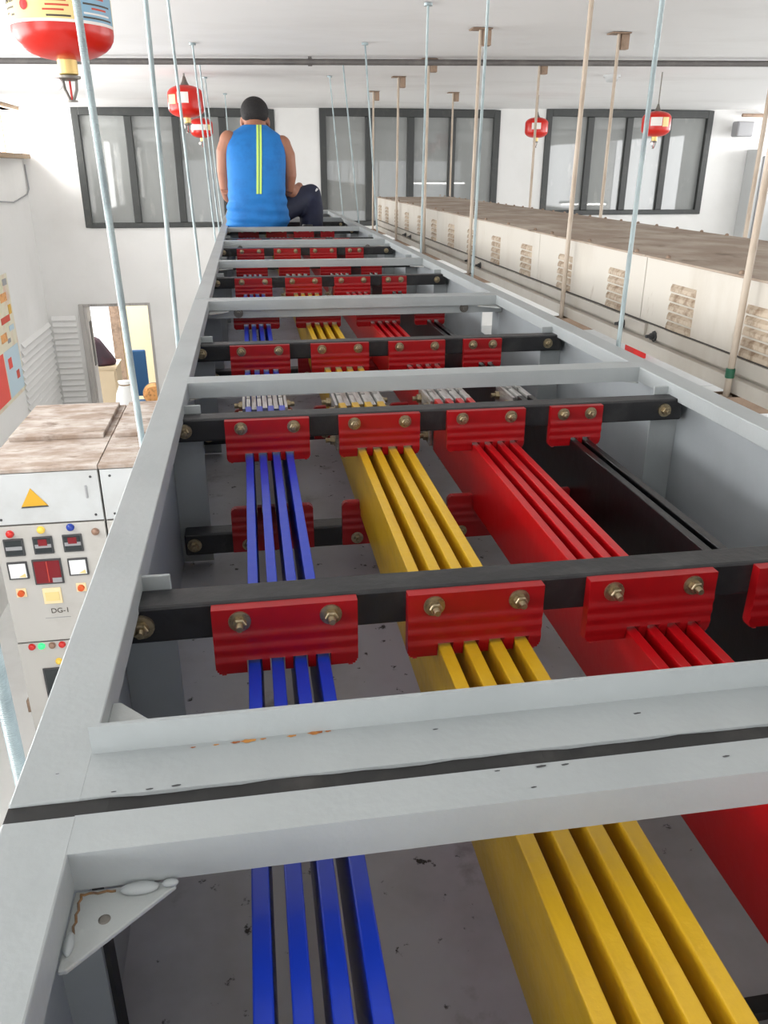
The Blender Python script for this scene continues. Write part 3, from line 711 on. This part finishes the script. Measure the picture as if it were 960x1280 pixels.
tag(w.build('wire_coil', M['wire']), 'loose coil of brown wire on the white cabinet under the cream duct', 'wire')

# ------------------------------------------------------------------ things on and beyond the back and left walls
t = thing('light_stripe_slats', (XL+.01, 9.25, -2.7), 'white slats standing in for striped light on the left wall by the corner', 'light stripe slats')  # slats shaped to imitate stripes of light on the wall
m = MB()
for k in range(15):
    z = -1.66-.07*k
    m.prism([(XL, z), (XL+.003, z), (XL+.03, z-.045), (XL+.026, z-.05), (XL, z-.012)], 'y', 8.55+.05*max(0, 3-k), 9.97)
m.build('slats', M['wall'], t)
t = thing('light_stripe_slats', (-2.18, YB-.01, -2.7), 'white slats standing in for striped light on the back wall left of the doorway', 'light stripe slats')  # the same striped light, carried onto the back wall as slats
m = MB()
for k in range(16):
    z = -1.6-.07*k
    m.prism([(YB, z), (YB-.003, z), (YB-.03, z-.045), (YB-.026, z-.05), (YB, z-.012)], 'x', XL+.04, -2.04)
m.build('slats', M['wall'], t)
t = thing('wall_poster', (XL+.005, 7.9, -2.1), 'large pale poster with red and blue blocks on the left wall', 'poster')
MB().box(XL, XL+.006, 7.2, 8.6, -2.1, -.95).build('sheet', M['poster_cream'], t)
MB().box(XL+.006, XL+.008, 7.25, 8.02, -2.06, -1.62).build('red_block', M['poster_red'], t)
MB().box(XL+.006, XL+.008, 8.05, 8.56, -2.06, -1.62).build('blue_block', M['poster_blue'], t)
for (y, z, w_, h_, mm) in ((8.2, -1.75, .12, .1, 'poster_red'), (8.4, -1.9, .1, .08, 'redink'), (8.3, -1.35, .3, .06, 'redink'), (8.15, -1.5, .2, .08, 'fan'), (8.35, -1.15, .22, .08, 'fan'), (8.1, -1.2, .12, .16, 'labcream'), (8.45, -1.45, .16, .05, 'poster_blue'), (7.9, -1.3, .16, .12, 'redink'), (8.48, -1.02, .14, .06, 'midgrey'), (8.3, -1.55, .1, .04, 'midgrey'), (8.5, -1.28, .1, .09, 'yellow')):
    MB().box(XL+.008, XL+.010, y-w_/2, y+w_/2, z-h_/2, z+h_/2).build('picture_patch', M[mm], t)
cable('wall_cable', [(XL+.01, 8.7, -.30), (XL+.012, 9.3, -.33), (XL+.01, 9.92, -.27), (XL+.02, 9.985, -.22), (XL+.015, 9.985, .03)], .007, M['midgrey'], 'thin grey cable drooping on the left wall below the high window', 'cable')
t = thing('shutter_casing', (6.55, 9.85, ZF), 'tall white casing standing in the right corner of the hall', 'casing')
MB().box(6.18, 6.9, 9.72, YB, ZF, .225).build('body', M['cabwhite'], t, bevel=.004)
MB().box(6.24, 6.3, 9.70, 9.72, ZF+.1, .15).build('guide_rail', M['midgrey'], t)
t = thing('wall_speaker', (5.93, 9.9, .4), 'small grey speaker on a bracket near the top right corner', 'speaker')
MB().box(5.86, 6.08, 9.76, 9.9, .36, .53).build('cabinet', M['midgrey'], t, bevel=.02)
MB().box(6.0, 6.06, 9.9, YB, .42, .46).build('bracket', M['steel'], t)
t = thing('pipe_stub', (6.05, 9.9, .68), 'short brown pipe stub high on the back wall near the right corner', 'pipe')
MB().tube([(5.98, 9.9, .60), (6.35, 9.9, .60)], .02, 10).build('pipe', M['brown'], t, smooth='auto')
MB().box(6.3, 6.34, 9.9, YB, .585, .615).build('clip', M['brown'], t)

# room behind the doorway
t = thing('cupboard', (-2.0, 11.5, ZF), 'beige cupboard just inside the doorway', 'cupboard')
MB().box(-2.26, -1.88, 11.3, 11.75, ZF+.06, -2.53).build('carcass', M['beige'], t, bevel=.006)
MB().box(-2.28, -1.86, 11.28, 11.77, -2.53, -2.5).build('top', M['beige'], t, bevel=.004)
MB().box(-2.24, -1.9, 11.29, 11.3, ZF+.1, -2.56).build('door', M['beige'], t, bevel=.003)
for sx in (-2.24, -1.93): MB().box(sx, sx+.03, 11.35, 11.7, ZF, ZF+.06).build('foot', M['darkgrey'], t)
t = thing('carry_bag', (-2.06, 11.45, -2.5), 'dark maroon bag slumped on the beige cupboard', 'bag')
bm_ = MB()
rings = [(-2.5, .17, .12, .0), (-2.46, .19, .14, .0), (-2.38, .17, .135, -.02), (-2.29, .14, .12, -.05), (-2.21, .115, .105, -.075), (-2.15, .09, .08, -.09), (-2.12, .05, .05, -.1)]
vs = []; fs = []; N = 20
for (z, rx, ry, dx) in rings:
    for k in range(N): vs.append((-2.07+dx+rx*math.cos(2*PI*k/N), 11.45+ry*math.sin(2*PI*k/N), z))
for i in range(len(rings)-1):
    for k in range(N): fs.append((i*N+k, i*N+(k+1)%N, (i+1)*N+(k+1)%N, (i+1)*N+k))
fs += [tuple(range(N)), tuple((len(rings)-1)*N+k for k in range(N))]
bm_.add(vs, fs).build('body', M['bag'], t, smooth=True)
MB().tube([(-2.2, 11.36, -2.3), (-2.22, 11.33, -2.2), (-2.16, 11.34, -2.12), (-2.1, 11.36, -2.2)], .008, 8).build('strap', M['bag'], t)
t = thing('office_board', (-1.5, 12.9, ZF), 'tall cream partition board behind the doorway with a brown top edge', 'board')
MB().box(-1.99, -1.2, 12.85, 12.9, ZF, -1.75).build('panel', M['creamboard'], t)
MB().box(-2.0, -1.2, 12.83, 12.91, -1.75, -1.5).build('head_rail', M['wood'], t)
MB().box(-2.12, -1.98, 12.8, 12.9, ZF, -1.45).build('edge_post', M['brown'], t)
t = thing('office_chair', (-1.66, 11.9, ZF), 'blue chair back just inside the doorway', 'chair')
MB().box(-1.78, -1.55, 11.95, 12.0, -3.1, -2.42).build('backrest', M['bluechair'], t, bevel=.02)
MB().box(-1.8, -1.5, 11.55, 11.95, -3.2, -3.14).build('seat', M['bluechair'], t, bevel=.02)
for lx, ly in ((-1.78, 11.58), (-1.53, 11.58), (-1.78, 11.95), (-1.53, 11.95)):
    MB().tube([(lx, ly, ZF), (lx, ly, -3.18)], .014, 8).build('leg', M['darkgrey'], t)
t = thing('white_sack', (-1.73, 10.95, ZF), 'bulging white sack standing in the doorway', 'sack')
e = MB(); vs = []; fs = []
rings = [(ZF, .13, .13), (ZF+.15, .19, .17), (ZF+.45, .17, .16), (ZF+.7, .15, .13), (ZF+.86, .12, .1), (ZF+.98, .07, .06), (ZF+1.03, .09, .05)]
for j, (z, rx, ry) in enumerate(rings):
    for k in range(N):
        q = 1+.08*math.sin(3*2*PI*k/N+j)
        vs.append((-1.73+rx*q*math.cos(2*PI*k/N), 10.95+ry*q*math.sin(2*PI*k/N), z))
for i in range(len(rings)-1):
    for k in range(N): fs.append((i*N+k, i*N+(k+1)%N, (i+1)*N+(k+1)%N, (i+1)*N+k))
fs += [tuple(range(N)), tuple((len(rings)-1)*N+k for k in range(N))]
e.add(vs, fs).build('body', M['sack'], t, smooth=True)
MB().tube([(-1.73+.075*math.cos(a*PI/6), 10.95+.065*math.sin(a*PI/6), ZF+.98) for a in range(13)], .008, 6).build('tie', M['wire'], t)
t = thing('packing_crate', (-1.36, 11.3, ZF), 'black and white carton standing on the floor in the doorway', 'carton')
MB().box(-1.5, -1.2, 11.15, 11.5, ZF, -3.08).build('body', M['darkgrey'], t, bevel=.01)
MB().box(-1.47, -1.3, 11.14, 11.15, -3.35, -3.1).build('label', M['white'], t)
t = thing('wicker_basket', (-1.44, 11.2, -3.08), 'round orange-brown basket leaning on the carton in the doorway', 'basket')
MB().lathe([(.15, .06), (.16, .055), (.12, 0), (.001, -.01), (.11, .012), (.145, .06)], (-1.40, 11.26, -2.91), 28, 'y').build('bowl', M['fan'], t, smooth='auto')
MB().tube([(-1.40+.155*math.cos(a*PI/12), 11.32, -2.91+.155*math.sin(a*PI/12)) for a in range(25)], .01, 8).build('rim', M['wood'], t)

# ------------------------------------------------------------------ the seated man
P = thing('person', (.085, 5.41, -.35), 'man in blue sleeveless jersey and navy track pants, sitting on the duct, back turned', 'person')
def remesh(o, vox, sm=4):
    r = o.modifiers.new('remesh', 'REMESH'); r.mode = 'VOXEL'; r.voxel_size = vox; r.use_smooth_shade = True
    s = o.modifiers.new('smooth', 'SMOOTH'); s.factor = .5; s.iterations = sm
def loft(mb, rings, n=28, e=2.4):
    vs = []; fs = []
    for (x, y, z, rx, ry) in rings:
        for k in range(n):
            a = 2*PI*k/n; ca, sa = math.cos(a), math.sin(a)
            vs.append((x+rx*math.copysign(abs(ca)**(2/e), ca), y+ry*math.copysign(abs(sa)**(2/e), sa), z))
    for i in range(len(rings)-1):
        for k in range(n): fs.append((i*n+k, i*n+(k+1)%n, (i+1)*n+(k+1)%n, (i+1)*n+k))
    fs += [tuple(range(n)), tuple((len(rings)-1)*n+k for k in range(n))]
    return mb.add(vs, fs)
body = MB()
TOR = [(.078, 5.43, -.335, .165, .115), (.078, 5.42, -.25, .168, .115), (.080, 5.40, -.10, .155, .105), (.085, 5.40, .03, .163, .105), (.087, 5.425, .13, .168, .09), (.088, 5.445, .175, .14, .07), (.089, 5.475, .215, .07, .055)]
loft(body, TOR)
body.tube([(.089, 5.47, .19), (.092, 5.50, .235), (.094, 5.53, .28)], [.070, .066, .062], 16)              # neck
hr = Matrix.Rotation(math.radians(-24), 3, 'X')
body.ellipsoid((.094, 5.535, .305), (.080, .094, .088), 24, 16, hr)                                          # skull
body.ellipsoid((.094, 5.60, .245), (.054, .060, .072), 20, 12, hr)                                           # face and jaw
body.ellipsoid((.094, 5.668, .247), (.012, .018, .020), 10, 8, hr)                                           # nose
body.ellipsoid((.094, 5.648, .215), (.022, .010, .007), 10, 8)                                               # lips
body.ellipsoid((.094, 5.625, .190), (.026, .024, .018), 10, 8)                                               # chin
for sx in (-1, 1):
    body.ellipsoid((.094+sx*.081, 5.548, .258), (.011, .022, .032), 12, 8, Matrix.Rotation(math.radians(-20), 3, 'X'))
    body.ellipsoid((.088+sx*.160, 5.43, .140-.012*sx), (.056, .056, .058), 14, 10)
# arms (his left arm is on the left of the picture)
body.tube([(-.070, 5.43, .150), (-.100, 5.43, .09), (-.113, 5.44, -.02), (-.110, 5.46, -.12)], [.056, .052, .044, .036], 14)
body.tube([(-.110, 5.46, -.12), (-.097, 5.52, -.165), (-.065, 5.62, -.20), (-.035, 5.70, -.21)], [.036, .037, .030, .023], 14)
body.tube([(.246, 5.43, .128), (.276, 5.43, .07), (.288, 5.44, -.04), (.276, 5.47, -.13)], [.056, .052, .044, .036], 14)
body.tube([(.276, 5.47, -.13), (.298, 5.53, -.145), (.335, 5.62, -.130), (.365, 5.70, -.105)], [.036, .037, .030, .023], 14)
def hand(w, d, side, curl):
    """w wrist, d direction; five fingers of different lengths, thumb from the side of the palm"""
    w, d = Vector(w), Vector(d).normalized(); up = Vector((0, 0, 1)); s = d.cross(up).normalized()*side; n = s.cross(d).normalized()
    if n.z < 0: n = -n
    p = w + d*.045
    R = Matrix((s, d, n)).transposed()
    body.ellipsoid(p, (.038, .050, .016), 16, 10, R)
    for k, L in enumerate((.062, .072, .067, .052)):
        b = w + d*.080 + s*(.028-.0185*k)
        body.tube([b, b+d*L*.42-n*.004, b+d*L*.72-n*curl*.5, b+d*L*.86-n*curl], [.0088, .0084, .0078, .0068], 8)
    b = w + d*.030 + s*.032
    body.tube([b, b+s*.022+d*.022-n*.006, b+s*.024+d*.048-n*.016], [.0105, .0095, .0078], 8)
hand((-.035, 5.70, -.21), (.5, .8, .02), -1, .028)
hand((.365, 5.70, -.105), (.15, .8, -.35), -1, .03)
# legs inside the trousers, feet
for hip, knee, ank in (((.165, 5.45, -.265), (.440, 5.725, -.155), (.415, 5.575, -.345)), ((-.01, 5.45, -.265), (.0, 5.80, -.155), (.015, 5.60, -.345))):
    body.tube([hip, tuple((Vector(hip)+Vector(knee))/2), knee], [.070, .062, .048], 14)
    body.tube([knee, tuple((Vector(knee)*.6+Vector(ank)*.4)), ank], [.048, .046, .032], 14)
bo = body.build('body', M['skin'], P); remesh(bo, .0058, 3)
hairm = MB().ellipsoid((.094, 5.526, .316), (.086, .098, .082), 28, 18, hr).ellipsoid((.094, 5.490, .292), (.074, .056, .046), 24, 14, hr)
ho = hairm.build('hair', M['hair'], P); remesh(ho, .006, 4)
for sx in (-1, 1): MB().ellipsoid((.094+sx*.026, 5.655, .268), (.012, .008, .008), 12, 8).build('eye', M['white'], P, smooth=True)
sh = MB()
SR = [(.076, 5.43, -.352, .182, .135), (.076, 5.425, -.325, .196, .142), (.077, 5.42, -.29, .199, .142), (.079, 5.412, -.24, .190, .134), (.080, 5.405, -.19, .182, .128), (.080, 5.40, -.13, .176, .122), (.082, 5.40, -.06, .177, .121),
      (.085, 5.402, .01, .180, .121), (.087, 5.41, .07, .181, .116), (.087, 5.425, .12, .180, .108), (.087, 5.437, .155, .174, .098), (.087, 5.447, .180, .160, .090), (.087, 5.457, .200, .135, .083), (.088, 5.468, .218, .106, .077), (.089, 5.476, .234, .082, .072), (.090, 5.482, .244, .074, .070)]
def resample(rings, dz):
    out = []
    for a, b in zip(rings, rings[1:]):
        n = max(1, int(round((b[2]-a[2])/dz)))
        out += [tuple(a[j]+(b[j]-a[j])*k/n for j in range(5)) for k in range(n)]
    return out + [rings[-1]]
loft(sh, resample(SR, .008), 48, 2.5)
# soft cloth folds low on the back
for i, (x, y, z) in enumerate(sh.v):
    k = max(0, min(1, (-.05-z)/.2))
    q = 1 + k*(.026*math.sin(z*105+x*8) + .016*math.sin(z*64-x*24+1))
    sh.v[i] = ((x-.08)*q+.08, (y-5.41)*q+5.41, z)
so = sh.build('jersey', M['shirt'], P, smooth=True)
ss = so.modifiers.new('sub', 'SUBSURF'); ss.levels = 1; ss.render_levels = 1
# neon stripe down the back: follows the cloth a few millimetres above it
st = MB(); sd = MB(); vs = []; vd = []
zs = [.240-.0096*k for k in range(41)]
def back(x, z):
    for a, b in zip(SR, SR[1:]):
        if a[2] <= z <= b[2]:
            u = (z-a[2])/(b[2]-a[2]); c_ = [a[j]+(b[j]-a[j])*u for j in range(5)]
            k = max(0, min(1, (-.05-z)/.2))
            dx = min(.98, abs((x-c_[0])/c_[3]))
            return c_[1]-c_[4]*(1-dx**2.5)**(1/2.5)
    return 5.36
for i, z in enumerate(zs):
    xc = .114 - .024*(i/40)
    for (lst, w_, o_) in ((vs, .0155, .0045), (vd, .0028, .0060)):
        for x in (xc-w_, xc+w_): lst += [(x, back(x, z)-o_, z), (x, back(x, z)+.004, z)]
def ribbon(mb, v, n):
    f = []
    for i in range(n-1):
        a = i*4; b = a+4
        f += [(a, a+2, b+2, b), (a+1, b+1, b+3, a+3), (a, b, b+1, a+1), (a+2, a+3, b+3, b+2)]
    f += [(0, 1, 3, 2), (n*4-4, n*4-2, n*4-1, n*4-3)]
    return mb.add(v, f)
sp = ribbon(st, vs, 41).build('neon_stripe', M['neon'], so, smooth='auto', origin=WP[P.name]); ribbon(sd, vd, 41).build('stripe_centre', M['neon_dark'], so, smooth='auto', origin=WP[P.name])
tr = MB()
loft(tr, [(.078, 5.44, -.348, .17, .118), (.078, 5.44, -.30, .185, .128), (.078, 5.435, -.24, .176, .122), (.078, 5.43, -.2, .165, .11)])
for hip, knee, ank in (((.175, 5.45, -.265), (.440, 5.725, -.160), (.425, 5.575, -.350)), ((-.01, 5.45, -.265), (.0, 5.80, -.16), (.015, 5.60, -.345))):
    hip, knee, ank = map(Vector, (hip, knee, ank))
    tr.tube([hip, (hip+knee)/2, hip*.15+knee*.85, knee], [.085, .084, .074, .066], 18)
    tr.ellipsoid(knee, (.066, .066, .066), 16, 10)
    tr.tube([knee, knee*.55+ank*.45, ank, ank+Vector((0, 0, -.035))], [.066, .080, .076, .066], 18)
to = tr.build('track_pants', M['navy'], P); remesh(to, .009, 5)
for (p0, p1) in (((.398, 5.557, -.30), (.408, 5.572, -.265)), ((.425, 5.626, -.215), (.437, 5.648, -.18)), ((.462, 5.664, -.142), (.478, 5.686, -.126))):
    MB().tube([p0, p1], .007, 8).build('white_print', M['white'], to, origin=WP[P.name])
for x, y in ((.395, 5.56), (.015, 5.60)):
    s_ = MB()
    loft(s_, [(x, y+.02, -.409, .036, .125), (x, y+.02, -.398, .040, .128), (x, y+.015, -.375, .038, .115), (x, y-.03, -.350, .036, .065), (x, y-.035, -.335, .032, .045)], 24)
    s_ = s_.build('shoe', M['darkgrey'], P, smooth='auto')
    MB().box(x+.004, x+.03, y-.112, y-.096, -.398, -.365).build('heel_tab', M['white'], s_, bevel=.003)
    MB().box(x-.03, x+.003, y-.112, y-.096, -.398, -.37).build('heel_patch', M['redp'], s_, bevel=.003)

# ------------------------------------------------------------------ light
def area(name, loc, rot, sx, sy, power, color=(1, 1, 1)):
    l = bpy.data.lights.new(name, 'AREA'); l.shape = 'RECTANGLE'; l.size = sx; l.size_y = sy; l.energy = power; l.color = color
    o = bpy.data.objects.new(name, l); col.objects.link(o); o.location = (loc[0], loc[1], loc[2]+H); o.rotation_euler = rot
    return o
for i, (a, b, p, q) in enumerate(LWIN):    # daylight coming in through the window openings
    area('daylight_left', (XL-.22, (a+b)/2, (p+q)/2), (0, -PI/2, 0), q-p, b-a, [70, 125, 140, 150][i], (1, .99, .97))
for i, (a, b, p, q) in enumerate(RWIN):  # lamps at the unseen right side; wide openings added for lighting
    area('daylight_right', (XR+.22, (a+b)/2, (p+q)/2), (0, PI/2, 0), q-p, b-a, [50, 110, 110][i])
area('front_fill', (2.25, YF-.25, -1.2), (-PI/2, 0, PI), 8.3, 2.8, 70)  # added soft fill from behind the camera
area('office_fill', (-2.0, 12.0, -1.05), (0, 0, 0), 2.5, 1.5, 60)  # added lamp that brightens the room behind the doorway
area('office_window', (-2.42, 13.7, -2.18), (-PI/2, 0, 0), 1.3, 2.4, 260)
for (x, y, z, L) in ((3.8, 3.2, -.27, 1.15), (6.4, 4.5, -.62, .9)):
    t = thing('tube_light', (x, y, z), 'white fluorescent tube light hanging %s' % ('nearer the cream duct' if L > 1 else 'nearer the right wall'), 'light', 'hanging tube lights')
    MB().tube([(x-L/2, y, z), (x+L/2, y, z)], .014, 10).build('tube', M['tube'], t)
    MB().box(x-L/2-.03, x+L/2+.03, y-.025, y+.025, z+.02, z+.06).build('fitting', M['cabwhite'], t)
    for dx in (-L*.35, L*.35): MB().tube([(x+dx, y, z+.06), (x+dx, y, cz(x))], .003, 6).build('drop_wire', M['midgrey'], t)
w = bpy.data.worlds.new('sky'); scene.world = w; w.use_nodes = True
w.node_tree.nodes['Background'].inputs['Color'].default_value = (.92, .96, 1, 1)
w.node_tree.nodes['Background'].inputs['Strength'].default_value = 2.6

# ------------------------------------------------------------------ camera
R3 = [[0.98703256, 0.06083473, -0.14854583], [-0.16049651, 0.38990677, -0.90675994], [0.00275653, 0.91884267, 0.39461444]]
cd = bpy.data.cameras.new('camera'); cd.sensor_fit = 'VERTICAL'; cd.sensor_height = 36; cd.lens = 1000/1280*36; cd.clip_start = .01
co = bpy.data.objects.new('camera', cd); col.objects.link(co)
co.matrix_world = Matrix.Translation((0, 0, H)) @ Matrix(R3).to_4x4()
scene.camera = co
vs_ = scene.view_settings; vs_.view_transform = 'Standard'; vs_.look = 'None'; vs_.gamma = 1; vs_.use_curve_mapping = False; vs_.exposure = -.2
scene.cycles.use_denoising = True
scene.cycles.max_bounces = 8; scene.cycles.diffuse_bounces = 5; scene.cycles.caustics_reflective = False; scene.cycles.caustics_refractive = False
